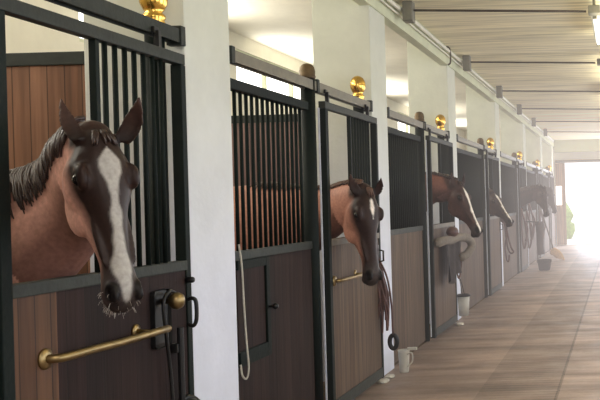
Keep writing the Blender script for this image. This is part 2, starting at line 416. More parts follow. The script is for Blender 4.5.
        make('stop_button', MT['black'], lambda bm: lathe(bm, [(.014, 0), (.014, .03), (.01, .036)], (.02, D-.04, 1.13), 14, 'X'), c, True)
    if i >= 1:
        hd = make('latch_plate', MT['black'], lambda bm: box(bm, .018, .028, D-.12, D-.06, .95, 1.12, .008), c)
        make('handle', MT['black'], lambda bm: tube(bm, [(.025, D-.08, 1.08), (.065, D-.08, 1.07), (.065, D-.08, .99), (.025, D-.08, .98)], .008, 8), hd, True)

# ------------------------------------------------------------------ ceiling services
BOXY = [5.2, 8.33, 11.5, 14.6, 17.5, 20.4, 23.6]
ORD = ['first', 'nearest visible', 'second visible', 'third visible', 'fourth visible', 'fifth visible', 'farthest']
cd = tag(make('conduit', MT['conduit'], lambda bm: (tube(bm, [(-1.985, 1, 3.25), (-1.985, 27.6, 3.25)], .02, 10), tube(bm, [(-1.995, 1, 3.20), (-1.995, 27.6, 3.20)], .009, 8)), None, True), 'long cream conduit running along the ceiling edge over the stalls', 'conduit')
for k, y in enumerate(BOXY):
    o = thing('junction_box', (-1.90, y, 3.2), 'grey junction box on the ceiling edge, %s one down the aisle' % ORD[k], 'junction box', 'wall junction boxes')
    make('casing', MT['box'], lambda bm: box(bm, -.052, .04, -.06, .06, -.07, .118, .008), o)
    make('lid', MT['box'], lambda bm: box(bm, -.045, .033, -.07, -.06, -.06, .10, .006), o)
    r = tag(make('tie_rod', MT['rod'], lambda bm: tube(bm, [(.055, 0, .04), (1.655, 0, -.015)], .011, 8), None, True), 'thin dark tie rod crossing the ceiling from the %s junction box' % ORD[k], 'rod', 'ceiling tie rods')
    r.location = (-1.92, y, 3.2)
    r2 = tag(make('tie_rod', MT['rod'], lambda bm: tube(bm, [(1.88, 0, -.015), (4.07, 0, .04)], .011, 8), None, True), 'thin dark tie rod on the right half of the ceiling, %s row' % ORD[k], 'rod', 'ceiling tie rods')
    r2.location = (-1.92, y, 3.2)
    m_ = thing('lamp_box', (-.19, y, 3.2), 'grey box at mid ceiling on the %s tie rod' % ORD[k], 'junction box', 'mid ceiling boxes')
    make('casing', MT['box'], lambda bm: box(bm, -.055, .055, -.07, .07, -.045, .03, .008), m_)
    make('stem', MT['box'], lambda bm: tube(bm, [(0, 0, .03), (0, 0, .12)], .015, 8), m_)
    if k in (1, 3, 5):
        l = thing('ceiling_light', (-.19, y+.1, 3.2), 'white fluorescent tube light hung along mid ceiling, %s one' % ORD[k], 'light', 'fluorescent battens')
        make('housing', MT['conduit'], lambda bm: box(bm, -.04, .04, .02, 1.55, -.01, .05, .008), l)
        make('tube', MT['tube'], lambda bm: tube(bm, [(0, .06, -.035), (0, 1.5, -.035)], .019, 12), l, True)
        for yy in (.04, 1.52): make('socket', MT['box'], lambda bm: box(bm, -.02, .02, yy-.02, yy+.02, -.06, 0, .003), l)
        make('suspension', MT['box'], lambda bm: (box(bm, -.01, .01, .3, .32, .05, .12), box(bm, -.01, .01, 1.2, 1.22, .05, .12)), l)
hk = tag(make('wall_hook', MT['rod'], lambda bm: tube(bm, [tuple(x) for x in catmull([(0, 0, .12), (.03, 0, .12), (.05, 0, .08), (.05, 0, -.06), (.02, 0, -.09)], 5)], .010, 8), None, True), 'small dark hook on the beam near the third pillar', 'hook')
hk.location = (-2.02, 10.7, 3.18)

# ------------------------------------------------------------------ horses
def ringmesh(bm, rings):
    vs = [[bm.verts.new(Vector(p)) for p in r] for r in rings]; n = len(vs[0])
    for A, B in zip(vs, vs[1:]):
        for k in range(n): bm.faces.new((A[k], A[(k+1) % n], B[(k+1) % n], B[k]))
    bm.faces.new(vs[0][::-1]); bm.faces.new(vs[-1])
def loft(bm, st, seg=24, sub=5, power=2.2):
    """st: rows (cx,cy,cz, sx,sy,sz side vector, ux,uy,uz up vector, half width, half height)"""
    R = catmull(st, sub); rings = []
    for r in R:
        c, s, u = r[:3], r[3:6]/np.linalg.norm(r[3:6]), r[6:9]
        u = u/np.linalg.norm(u); ring = []
        for k in range(seg):
            a = 2*PI*k/seg; ca, sa = math.cos(a), math.sin(a)
            x = math.copysign(abs(ca)**(2/power), ca); y = math.copysign(abs(sa)**(2/power), sa)
            ring.append(c+s*x*r[9]+u*y*r[10])
        rings.append(ring)
    ringmesh(bm, rings)
def ellipsoid(bm, c, axes, r):
    res = bmesh.ops.create_uvsphere(bm, u_segments=20, v_segments=12, radius=1)
    A = [Vector(a).normalized() for a in axes]
    for v in res['verts']:
        v.co = Vector(c)+A[0]*v.co.x*r[0]+A[1]*v.co.y*r[1]+A[2]*v.co.z*r[2]

# head side profile: s (poll to lips), half width, dorsal, ventral
HEAD = [(-.035, .045, -.02, -.115), (.0, .062, .012, -.145), (.05, .080, .024, -.175), (.10, .104, .030, -.205), (.15, .107, .030, -.228),
        (.20, .100, .026, -.238), (.26, .076, .018, -.232), (.32, .062, .010, -.200), (.38, .053, .004, -.158), (.44, .048, .000, -.132),
        (.50, .054, -.001, -.122), (.545, .062, -.006, -.120), (.58, .059, -.018, -.118), (.605, .043, -.036, -.108), (.620, .026, -.055, -.095)]
def horse(name, label, P, A, N, chest, coat, dark, blaze, voxel, ears, mane_mat, mane_side, neck_mid=None, yaw=0., seed=1, allface=0., nh=1., mane_len=1., group=None, sc=1., legs=.0, blaze_col=(.80, .74, .68)):
    """P poll, A direction poll to lips, N direction the forehead faces, chest = base of the neck inside the stall"""
    rnd = random.Random(seed)
    P = Vector(P); A = Vector(A).normalized(); N = Vector(N); N = (N-A*N.dot(A)).normalized(); Sd = A.cross(N).normalized()
    H = lambda s, n, t: P+A*(s*sc)+N*(n*sc)+Sd*(t*sc)
    bm = bmesh.new()
    st = []
    for s, w, d, v in HEAD:
        c = H(s, (d+v)/2, 0); st.append([*c, *Sd, *N, w*sc, (d-v)/2*sc])
    # taper the section: narrower at the dorsal ridge handled by a second inner loft
    R = catmull(st, 5); rings = []
    for i, r in enumerate(R):
        c, s_, u = r[:3], np.array(Sd), np.array(N); ring = []
        ss = (Vector(c)-P).dot(A)/sc
        for k in range(28):
            a = 2*PI*k/28; ca, sa = math.cos(a), math.sin(a)
            pw = 2.5
            x = math.copysign(abs(ca)**(2/pw), ca); y = math.copysign(abs(sa)**(2/pw), sa)
            if y < 0: x *= 1-.40*(-y)**1.3 if ss > .3 else 1-.30*(-y)**1.3     # jaw narrower below
            else: x *= 1-.22*y**2 if ss < .28 else 1-.30*y**2
            ring.append(c+s_*x*r[9]+u*y*r[10])
        rings.append(ring)
    ringmesh(bm, rings)
    for t in (-1, 1):
        ellipsoid(bm, H(.150, -.010, t*.084), (A, N, Sd), (.050*sc, .034*sc, .020*sc))      # brow / orbit
        ellipsoid(bm, H(.215, -.135, t*.052), (A, N, Sd), (.115*sc, .105*sc, .030*sc))      # round jowl
        ellipsoid(bm, H(.34, -.045, t*.048), (A+N*.12, N, Sd), (.13*sc, .014*sc, .016*sc))  # facial crest
        ellipsoid(bm, H(.555, -.030, t*.040), (A+N*.25, N, Sd), (.046*sc, .030*sc, .019*sc))  # nostril wing
    ellipsoid(bm, H(.592, -.070, 0), (A, N, Sd), (.034*sc, .036*sc, .046*sc))             # upper lip
    ellipsoid(bm, H(.572, -.118, 0), (A, N, Sd), (.036*sc, .026*sc, .034*sc))             # chin
    # ears : curved leaf
    for t, (tip, wid) in zip((-1, 1), ears):
        base = H(.018, -.025, t*(.076 if t < 0 else .062)); tipv = P+Vector(tip[1:]) if tip[0] == 'w' else H(*tip)
        n = 9; rings = []; ax = (tipv-base); outw = Sd*t
        fw = (N*.75+(outw*.5 if t > 0 else -outw*.3)).normalized(); sd = ax.normalized().cross(fw).normalized(); fw = sd.cross(ax.normalized())
        for k in range(n):
            f = k/(n-1); c = base+ax*f+outw*(.012*math.sin(PI*f))*sc
            w = wid*np.interp(f, [0, .12, .3, .5, .7, .88, 1], [.030, .036, .040, .036, .025, .012, .003])*sc; th = .020*(1-f*.6)*sc
            ring = []
            for q in range(14):
                a = 2*PI*q/14
                dx, dy = math.cos(a)*w, math.sin(a)*th
                dish = (-.020*sc*(1-abs(math.cos(a))**2)*math.sin(PI*min(1, .1+f)) if math.sin(a) > 0 else 0)
                ring.append(c+sd*dx+fw*(dy+dish))
            rings.append(ring)
        ringmesh(bm, rings)
    # neck
    C = Vector(chest); fwd = Vector((math.cos(yaw), math.sin(yaw), 0)); side = Vector((-math.sin(yaw), math.cos(yaw), 0)); up = Vector((0, 0, 1))
    B = lambda f, s, z: C+fwd*f+side*s+up*z
    top = H(.05, -.085, 0)
    mid = Vector(neck_mid) if neck_mid else (C+top)/2+up*.05
    n0 = B(-.32, 0, -.02)
    path = [n0, B(.02, 0, .06), mid, (mid*.42+top*.58)+up*.02, top, H(.12, -.12, 0)]
    hw = [.19, .155, .108, .088, .078, .06]; hh = [.37, .31, .20, .158, .125, .09]
    hh[2] *= nh; hh[3] *= nh
    st = []
    for i, p in enumerate(path):
        tg = (path[min(i+1, 5)]-path[max(i-1, 0)]).normalized()
        if i >= 4: sdv = (Sd*(1 if Sd.dot(side) > 0 else -1))
        else:
            sdv = side.lerp(Sd*(1 if Sd.dot(side) > 0 else -1), [0, .05, .3, .65][i])
        sdv = (sdv-tg*sdv.dot(tg)).normalized(); u = tg.cross(sdv)
        if u.z < 0: u = -u
        if i == 5: u = (N+A*-.3)
        st.append([*p, *sdv, *u, hw[i]*sc, hh[i]*sc])
    neckR = catmull(st, 6)
    loft(bm, st, 28, 6, 2.1)
    # trunk
    tr = [(-1.62, .05, .10, .05), (-1.58, .14, .20, .02), (-1.42, .235, .30, .0), (-1.15, .265, .33, -.03), (-.8, .28, .335, -.08),
          (-.45, .26, .345, -.08), (-.15, .225, .335, -.04), (.05, .18, .27, -.02), (.13, .11, .18, -.03), (.155, .04, .08, -.03)]
    loft(bm, [[*B(f*sc, 0, z*sc), *side, *up, w*sc, h*sc] for f, w, h, z in tr], 28, 5, 2.1)
    gz = -C.z
    for t in (-1, 1):
        fr = [(-.10, .13, -.10, .09, .13), (-.09, .14, -.30, .075, .10), (-.06, .14, -.50, .052, .062), (-.05, .14, gz+.46, .042, .046), (-.05, .14, gz+.40, .040, .045), (-.06, .14, gz+.32, .027, .031),
              (-.06, .14, gz+.16, .029, .033), (-.03, .14, gz+.09, .034, .036), (-.0, .14, gz+.03, .05, .055), (.0, .14, gz+.006, .055, .06)]
        loft(bm, [[*B(a*sc, t*b_, z), *side, *fwd, w, h] for a, b_, z, w, h in fr], 14, 4, 2)
        hr = [(-1.38, .15, .0, .11, .20), (-1.32, .17, -.22, .095, .17), (-1.24, .17, -.42, .07, .10), (-1.36, .165, gz+.56, .045, .055), (-1.42, .16, gz+.47, .038, .052), (-1.40, .16, gz+.36, .030, .036),
              (-1.37, .16, gz+.17, .030, .034), (-1.33, .16, gz+.09, .035, .037), (-1.30, .16, gz+.03, .05, .055), (-1.30, .16, gz+.006, .055, .06)]
        loft(bm, [[*B(a*sc, t*b_, z), *side, *fwd, w, h] for a, b_, z, w, h in hr], 14, 4, 2)
    bmesh.ops.recalc_face_normals(bm, faces=bm.faces[:])
    tm = bpy.data.meshes.new('tmp'); bm.to_mesh(tm); bm.free()
    to = bpy.data.objects.new('tmp', tm); COL.objects.link(to)
    md = to.modifiers.new('r', 'REMESH'); md.mode = 'VOXEL'; md.voxel_size = voxel
    m2 = to.modifiers.new('s', 'SMOOTH'); m2.factor = .5; m2.iterations = max(2, int(.022/voxel))
    dg = bpy.context.evaluated_depsgraph_get()
    me = bpy.data.meshes.new_from_object(to.evaluated_get(dg)); bpy.data.objects.remove(to)
    nv = len(me.vertices); co = np.empty(nv*3); me.vertices.foreach_get('co', co); co = co.reshape(-1, 3)
    q = (co-np.array(P))/sc; s = q@np.array(A); nn = q@np.array(N); tt = q@np.array(Sd)
    # nostrils, mouth slit, eye sockets, chin groove: push vertices
    disp = np.zeros_like(co)
    for t in (-1, 1):
        d = np.sqrt(((s-.565)/.030)**2+((nn+.022)/.020)**2+((tt-t*.050)/.020)**2)
        w = np.clip(1-d, 0, 1)[:, None]; disp += w*(-np.array(Sd)*t*.016-np.array(N)*.022)*sc
        d = np.sqrt(((s-.16)/.030)**2+((nn+.022)/.020)**2+((tt-t*.10)/.03)**2)
        w = np.clip(1-d, 0, 1)[:, None]; disp += w*(-np.array(Sd)*t*.012)*sc
        # hollow above the eye and along the cheek
        d = np.sqrt(((s-.09)/.04)**2+((nn-.005)/.03)**2+((tt-t*.085)/.03)**2)
        w = np.clip(1-d, 0, 1)[:, None]; disp += w*(-np.array(Sd)*t*.012)*sc
    headm = (s > -.2) & (s < .68) & (np.abs(tt) < .16) & (nn > -.30) & (nn < .12)
    mouth = np.exp(-((nn+.098+(.6-s)*.10)/.006)**2)*((s > .50) & headm)
    disp -= (mouth*.010)[:, None]*np.array(N)*0 + (mouth*np.sign(tt)*.006*(np.abs(tt) > .02))[:, None]*np.array(Sd)
    disp *= headm[:, None]
    co2 = co+disp; me.vertices.foreach_set('co', co2.ravel())
    # coat colours, plus shade painted under the neck
    nz = (np.sin(co[:, 0]*9+co[:, 2]*7)+np.sin(co[:, 1]*11-co[:, 2]*5))*.25
    base = np.array(coat)[None, :]*(1+.12*nz[:, None])
    col = base.copy()
    def mixc(c, f):
        nonlocal col
        f = np.clip(f, 0, 1)[:, None]; col = col*(1-f)+np.array(c)[None, :]*f
    hf = headm.astype(float)
    mixc(dark, hf*np.clip((nn+.095)/.05, 0, 1)*.99*np.clip((s+.09)/.1, 0, 1))                     # darker face
    mixc(dark, hf*allface*np.clip((s+.03)/.08, 0, 1))
    mixc((dark[0]*.45, dark[1]*.45, dark[2]*.5), np.clip((C.z-.55-co[:, 2])/.3+0, 0, 1)*(~headm)*.9)   # dark legs
    mixc((.05, .038, .037), hf*np.clip((s-.46)/.07, 0, 1)*.85)                                   # grey muzzle
    wob = .003*np.sin(s*37+seed)+.002*np.sin(s*71+2*seed)
    bw = np.interp(s, [x[0] for x in blaze], [x[1] for x in blaze]); bc = np.interp(s, [x[0] for x in blaze], [x[2] if len(x) > 2 else 0 for x in blaze])
    mixc(blaze_col, hf*(np.clip((bw+wob*(bw > .004)-np.abs(tt-bc))/.009+.3, 0, 1))*(nn > -.055)*(bw > .002))
    for t in (-1, 1):
        d = np.sqrt(((s-.562)/.036)**2+((nn+.014)/.030)**2+((tt-t*.046)/.022)**2); mixc((.006, .004, .004), hf*np.clip((1.3-d)*3, 0, 1))
        d = np.sqrt(((s-.16)/.036)**2+((nn+.018)/.026)**2+((tt-t*.10)/.05)**2); mixc((.010, .006, .005), hf*np.clip((1.1-d)*3, 0, 1)*.85)
    mixc((.012, .009, .009), mouth*hf*.8)
    mixc((.02, .014, .013), hf*np.clip((s-.588)/.012, 0, 1)*.85)
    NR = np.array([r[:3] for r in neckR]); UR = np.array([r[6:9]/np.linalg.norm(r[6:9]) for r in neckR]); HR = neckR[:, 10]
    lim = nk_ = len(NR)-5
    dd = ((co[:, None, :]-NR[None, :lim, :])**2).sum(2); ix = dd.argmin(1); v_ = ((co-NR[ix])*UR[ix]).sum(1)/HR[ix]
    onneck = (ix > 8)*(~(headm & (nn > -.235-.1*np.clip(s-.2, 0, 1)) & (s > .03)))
    mixc((coat[0]*.16, coat[1]*.13, coat[2]*.13), onneck*np.clip((.15-v_)/.6, 0, 1)*.80)  # throat and lower neck darkened as painted shade
    inner = np.clip((.045-s)/.03, 0, 1)*np.clip((nn+.105)/.03, 0, 1)*(s > -.26)*(np.abs(tt) < .22)
    mixc((dark[0]*.7, dark[1]*.7, dark[2]*.7), inner*.92)
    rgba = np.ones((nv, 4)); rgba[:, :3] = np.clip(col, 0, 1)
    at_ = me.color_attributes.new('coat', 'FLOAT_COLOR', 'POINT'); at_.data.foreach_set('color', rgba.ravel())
    me.polygons.foreach_set('use_smooth', [True]*len(me.polygons))
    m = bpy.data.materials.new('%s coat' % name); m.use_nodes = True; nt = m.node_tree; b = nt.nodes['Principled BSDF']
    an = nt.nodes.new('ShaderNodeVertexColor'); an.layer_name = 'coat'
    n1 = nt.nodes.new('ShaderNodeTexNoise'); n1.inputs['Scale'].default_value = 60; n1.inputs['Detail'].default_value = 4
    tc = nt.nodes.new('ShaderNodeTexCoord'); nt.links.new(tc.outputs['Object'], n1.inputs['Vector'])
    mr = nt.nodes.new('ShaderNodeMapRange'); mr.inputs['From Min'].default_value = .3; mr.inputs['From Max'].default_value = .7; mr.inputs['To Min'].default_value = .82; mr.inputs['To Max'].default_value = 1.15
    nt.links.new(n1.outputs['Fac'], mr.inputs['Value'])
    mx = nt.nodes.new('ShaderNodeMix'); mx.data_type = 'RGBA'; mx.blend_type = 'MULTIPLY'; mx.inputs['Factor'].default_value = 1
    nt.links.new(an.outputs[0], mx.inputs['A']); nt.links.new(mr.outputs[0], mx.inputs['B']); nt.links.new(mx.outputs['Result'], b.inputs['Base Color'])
    b.inputs['Roughness'].default_value = .47
    b.inputs['Specular IOR Level'].default_value = .22
    bp = nt.nodes.new('ShaderNodeBump'); bp.inputs['Strength'].default_value = .12; bp.inputs['Distance'].default_value = .004
    nt.links.new(n1.outputs['Fac'], bp.inputs['Height']); nt.links.new(bp.outputs[0], b.inputs['Normal'])
    me.materials.clear(); me.materials.append(m)
    root = thing(name, (C.x, C.y, 0), label, 'horse', group)
    inv = Matrix.Translation(-Vector((C.x, C.y, 0)))
    me.transform(inv); body = bpy.data.objects.new('body', me); COL.objects.link(body); body.parent = root
    body.name = 'body'
    off = -Vector((C.x, C.y, 0))
    for t in (-1, 1):
        e = bmesh.new(); bmesh.ops.create_uvsphere(e, u_segments=16, v_segments=12, radius=.021*sc)
        bmesh.ops.translate(e, verts=e.verts[:], vec=H(.16, -.020, t*.089)+off); obj('eye', e, MT['eye'], root, True)
    # mane: locks combed over one side of the crest
    bvh = BVHTree.FromPolygons([tuple(v.co) for v in me.vertices], [tuple(p.vertices) for p in me.polygons])
    mb = bmesh.new(); nk = len(neckR)
    for k in range(420 if voxel < .012 else 110):
        f = rnd.random(); idx = 5+f*(nk-14); i0 = int(idx); r = neckR[i0]*(1-(idx-i0))+neckR[min(i0+1, nk-1)]*(idx-i0)
        c = Vector(r[:3]); sdv = Vector(r[3:6]).normalized()*mane_side; u = Vector(r[6:9]).normalized(); w_, h_ = r[9], r[10]
        ln = rnd.uniform(.6, 1.0); pts = []; lift = rnd.uniform(0, .012)
        j = rnd.uniform(-.012, .012); tgv = sdv.cross(u)
        for g in range(6):
            a = g/5*1.45*ln*mane_len
            p = c+u*(math.cos(a)*(h_+.010))+sdv*(math.sin(a)*(w_+.016+.012*rnd.random()))+tgv*j*g*.5
            p = p+off; hit = bvh.find_nearest(p)
            if hit[0] is not None:
                p = hit[0]+hit[1]*(.004+lift)
            pts.append(p)
        tube(mb, pts, ([.007, .008, .0075, .006, .005, .002] if voxel < .012 else [.013, .014, .013, .011, .008, .003]), 5)
    obj('mane', mb, mane_mat, root, True)
    fb = bmesh.new()
    for k in range(9):
        t0 = rnd.uniform(-.035, .035); l = rnd.uniform(.03, .07)
        pts = []
        for g in range(4):
            p = H(-.02+l*g/3, .035 if g else .02, t0*(1+.2*g))+off; hit = bvh.find_nearest(p); pts.append(hit[0]+hit[1]*.006)
        tube(fb, pts, [.006, .007, .006, .002], 5)
    obj('forelock', fb, mane_mat, root, True)
    tl = bmesh.new(); t0 = B(-1.60*sc, 0, .08)+off
    for k in range(24):
        a = rnd.uniform(-.06, .06); b2 = rnd.uniform(-.05, .05)
        tube(tl, [t0+Vector((0, 0, rnd.uniform(-.02, .02))), t0+fwd*-.08+side*a*.6+up*-.08, t0+fwd*(-.12+b2)+side*a+up*-.35, t0+fwd*(-.10+b2)+side*a*1.2+up*-.78], [.018, .02, .016, .005], 5)
    obj('tail', tl, mane_mat, root, True)
    if voxel < .009:
        wb = bmesh.new()
        for k in range(110):
            t0 = rnd.uniform(-.05, .05); s0 = rnd.uniform(.535, .62); n0_ = rnd.uniform(-.15, -.05)
            p = H(s0, n0_, t0)+off; hit = bvh.find_nearest(p)
            dr = (hit[1]*.8+A*.7+Vector((rnd.uniform(-.4, .4), rnd.uniform(-.4, .4), rnd.uniform(-.4, .2)))).normalized(); l = rnd.uniform(.008, .020)
            tube(wb, [hit[0]-hit[1]*.002, hit[0]+dr*l*.6, hit[0]+dr*l+up*-.003], [.0007, .0006, .0004], 3)
        obj('whiskers', wb, MT['whisker'], root)['kind'] = 'stuff'
    return root

horse('horse', 'bay horse with white blaze leaning over the closest dark door', (-1.752, 3.05, 1.715), (.140, -.10, -.565), (.79, -.62, .0),
      (-2.42, 3.36, 1.22), (.60, .32, .255), (.016, .0075, .006),
      [(.05, 0), (.07, .018), (.10, .032), (.15, .034), (.19, .020), (.26, .015), (.34, .018), (.42, .024, .002), (.50, .030, .004), (.55, .020, .0), (.59, .014), (.61, .0)],
      .0065, ((('w', .118, .03, .130), .9), (('w', -.145, .02, .130), .72)), MT['mane'], -1, neck_mid=(-2.06, 3.33, 1.46), seed=3, sc=.97, blaze_col=(.38, .36, .335))
horse('horse', 'chestnut horse with small star reaching over the second stall door', (-1.785, 6.38, 1.55), (.075, -.10, -.59), (.77, -.64, .0),
      (-2.52, 6.56, 1.24), (.42, .20, .145), (.022, .010, .009),
      [(.05, 0), (.08, .010), (.12, .019), (.17, .008), (.21, .0), (.36, .0)],
      .010, ((('w', .095, .0, .095), .8), (('w', -.095, -.09, .125), .9)), MT['mane_red'], -1, neck_mid=(-2.10, 6.54, 1.41), nh=.86, sc=1.07, seed=5, mane_len=.4)
horse('horse', 'brown horse in profile with pale face stripe at the third stall', (-1.765, 9.92, 1.65), (.27, -.12, -.56), (.85, -.35, .2),
      (-2.54, 9.90, 1.28), (.16, .065, .045), (.05, .025, .023),
      [(.05, 0), (.10, .022), (.2, .02), (.4, .02), (.55, .02), (.6, 0)],
      .013, ((('w', .055, .03, .135), .8), (('w', -.075, -.05, .145), .8)), MT['mane'], -1, neck_mid=(-2.15, 9.92, 1.60), mane_len=.35, nh=.95, seed=8, allface=.8)
horse('horse', 'brown horse with narrow blaze, mostly hidden, at the fourth stall', (-1.98, 13.92, 1.60), (.30, -.12, -.42), (.85, -.45, .2),
      (-2.60, 14.0, 1.24), (.08, .04, .032), (.045, .027, .024),
      [(.05, 0), (.10, .02), (.3, .018), (.5, .02), (.6, 0)],
      .016, (((-.12, -.03, -.05), .8), ((-.12, -.03, .05), .8)), MT['mane'], -1, seed=9, allface=.9)
horse('horse', 'dark horse hanging its head over the fifth stall door', (-1.54, 18.4, 1.70), (.10, -.22, -.55), (.85, -.5, .2),
      (-2.58, 18.35, 1.24), (.05, .03, .028), (.035, .022, .02), [(.1, 0), (.2, .0)],
      .018, (((-.12, -.03, -.05), .8), ((-.12, -.03, .05), .8)), MT['mane'], -1, seed=10)
horse('horse', 'dark horse farthest down the aisle, over the sixth stall door', (-1.72, 22.5, 1.72), (.14, -.1, -.55), (.85, -.4, .2),
      (-2.60, 22.6, 1.24), (.05, .03, .028), (.035, .022, .02), [(.1, 0), (.2, .0)],
      .020, (((-.12, -.03, -.05), .8), ((-.12, -.03, .05), .8)), MT['mane'], -1, seed=11)

# ------------------------------------------------------------------ loose things
def strap(bm, pts, r=.010, n=5): tube(bm, [tuple(x) for x in catmull(pts, n)], r, 6)
# rope beside the first pillar
rp = tag(make('lead_rope', MT['rope'], lambda bm: strap(bm, [(0, 0, .72), (.008, .012, .60), (.01, .02, .4), (.014, .03, .2), (.016, .045, .06), (.01, .03, 0), (0, .0, .02), (-.004, -.01, .08)], .0055), None, True), 'pale rope hanging from the rail beside the closest white pillar', 'rope')
rp.location = (-2.035, 4.79, .54)
# bridle bundle hanging at pillar 2
hb = thing('bridle', (-2.0, 7.40, 1.0), 'brown leather bridle and straps hanging below the chestnut horse', 'bridle')
def leather(bm):
    rnd = random.Random(4)
    for k in range(14):
        x = rnd.uniform(-.03, .06); y = rnd.uniform(-.03, .02); l = rnd.uniform(.3, .62)
        strap(bm, [(0, 0, 0), (x*.6, y, -.12), (x+rnd.uniform(-.03, .03), y, -l*.55), (x+rnd.uniform(-.03, .04), y, -l), (x*.7+.02, y-.01, -l*.8), (x*.4, y, -l*.5)], rnd.uniform(.008, .013))
make('strap', MT['leather'], leather, hb, True)
make('rein', MT['leather'], lambda bm: strap(bm, [(0, -.01, .02), (.07, -.01, -.15), (.10, -.01, -.38), (.105, -.01, -.62)], .008), hb, True)
def ring_(bm):
    tube(bm, [(.105+.03*math.cos(a), 0, -.68+.055*math.sin(a)) for a in [2*PI*k/20 for k in range(20)]], .019, 8, closed=True)
make('nosepiece', MT['black'], ring_, hb, True)
make('hook', MT['black'], lambda bm: tube(bm, [(-.03, .09, .03), (-.01, .0, .03), (.0, -.02, .01)], .008, 8), hb, True)
# white jug on the floor against the second pillar
jg = thing('feed_scoop_jug', (-1.90, 7.76, 0), 'white plastic jug standing at the foot of the second pillar', 'jug')
make('jug_body', MT['white'], lambda bm: lathe(bm, [(.036, 0), (.040, .01), (.044, .10), (.048, .18), (.052, .195), (.046, .195), (.036, .04), (.01, .03)], (0, 0, 0), 20), jg, True)
make('handle', MT['white'], lambda bm: strap(bm, [(.035, -.03, .16), (.075, -.03, .17), (.078, -.03, .10), (.035, -.03, .05)], .006), jg, True)
make('spout', MT['white'], lambda bm: box(bm, .03, .115, -.02, .015, .19, .215, .008), jg)
# crumpled litter near the second pillar
for k, (x, y, s_) in enumerate([(-1.97, 7.33, .035), (-1.965, 7.52, .03), (-1.93, 10.62, .035)]):
    def lit(bm):
        r = bmesh.ops.create_icosphere(bm, subdivisions=2, radius=s_)
        rr = random.Random(k)
        for v in r['verts']: v.co = Vector((v.co.x*1.4, v.co.y*2.0, v.co.z*.5+s_*.42))*rr.uniform(.8, 1.15); v.co.z = max(v.co.z, .001)
    o = tag(make('paper_scrap', MT['litter'], lit), ['white paper scrap on the floor before the second pillar base', 'small white scrap touching the second pillar base', 'long pale scrap under the third stall door'][k], 'litter')
    o.location = (x, y, 0)

# draped cloth over the third door with fleece roll
ck = thing('horse_blanket', (-1.965, 10.2, 0), 'mauve grey blanket with pale rolled top hung on the third stall door', 'blanket')
def drape(bm):
    n, m_ = 26, 18; V = []
    for i in range(n):
        row = []
        for j in range(m_):
            f = i/(n-1); g = j/(m_-1)
            y = -.38+1.0*g*(1-.2*f)+.02*math.sin(f*5); z = 1.02-f*(.42+.05*math.sin(g*6))
            x = .045+.022*math.sin(g*17+f*2)*(.3+f)+.03*f
            row.append(bm.verts.new((x, y, z)))
        V.append(row)
    for i in range(n-1):
        for j in range(m_-1): bm.faces.new((V[i][j], V[i+1][j], V[i+1][j+1], V[i][j+1]))
    r = bmesh.ops.solidify(bm, geom=bm.faces[:], thickness=.012)
make('cloth', MT['cloth'], drape, ck, True)
make('fleece_roll', MT['fleece'], lambda bm: tube(bm, [tuple(x) for x in catmull([(.0, -.62, 1.02), (.04, -.40, 1.04), (.05, -.1, 1.03), (.09, .2, 1.05), (.17, .38, 1.02), (.20, .42, .93), (.15, .36, .84), (.08, .28, .80)], 5)], [.02]+[.05]*34+[.02], 12), ck, True)
make('hood', MT['leather'], lambda bm: ellipsoid(bm, (.06, -.03, 1.12), ((1, 0, 0), (0, 1, 0), (0, 0, 1)), (.07, .11, .06)), ck, True)
# bucket hung on pillar three
bk = thing('hanging_bucket', (-1.955, 11.05, .36), 'small pale bucket with dark rim hung low on the third pillar', 'bucket')
make('bucket_body', MT['white'], lambda bm: lathe(bm, [(.06, -.30), (.075, -.05), (.07, -.05), (.05, -.28)], (0, 0, 0), 16), bk, True)
make('rim', MT['black'], lambda bm: tube(bm, [(.078*math.cos(a), .078*math.sin(a), -.05) for a in [2*PI*k/20 for k in range(20)]], .014, 8, closed=True), bk, True)
make('bail', MT['black'], lambda bm: strap(bm, [(0, -.075, -.05), (-.03, -.03, .12), (-.06, .0, .2), (-.03, .03, .12), (0, .075, -.05)], .005), bk, True)
hs = tag(make('halter', MT['leather'], lambda bm: (strap(bm, [(0, 0, .3), (.03, 0, .1), (.04, .02, -.1), (.01, 0, -.3), (-.02, 0, -.1), (0, 0, .3)], .011), strap(bm, [(.03, .0, .1), (-.01, .02, .05), (-.03, .0, .12)], .010)), None, True), 'dark halter hanging on the third pillar above the small bucket', 'halter')
hs.location = (-2.005, 11.0, .82)
# bridle at fourth stall
b4 = thing('hanging_bridle', (-1.93, 15.1, 1.1), 'dark bridle hanging on the fourth pillar below the hidden horse', 'bridle')
make('strap', MT['leather'], lambda bm: (strap(bm, [(-.06, -.02, .18), (.0, 0, .02), (.03, 0, -.2), (.08, 0, -.42), (.12, 0, -.5), (.07, 0, -.52), (.02, 0, -.4), (-.01, 0, -.1), (-.06, 0, .18)], .016), strap(bm, [(.03, 0, -.2), (-.02, 0, -.4), (-.0, 0, -.62), (.03, 0, -.66), (.05, 0, -.55)], .014)), b4, True)
make('browband', MT['leather'], lambda bm: ellipsoid(bm, (-.03, 0, .08), ((1, 0, 0), (0, 1, 0), (0, 0, 1)), (.07, .06, .10)), b4, True)
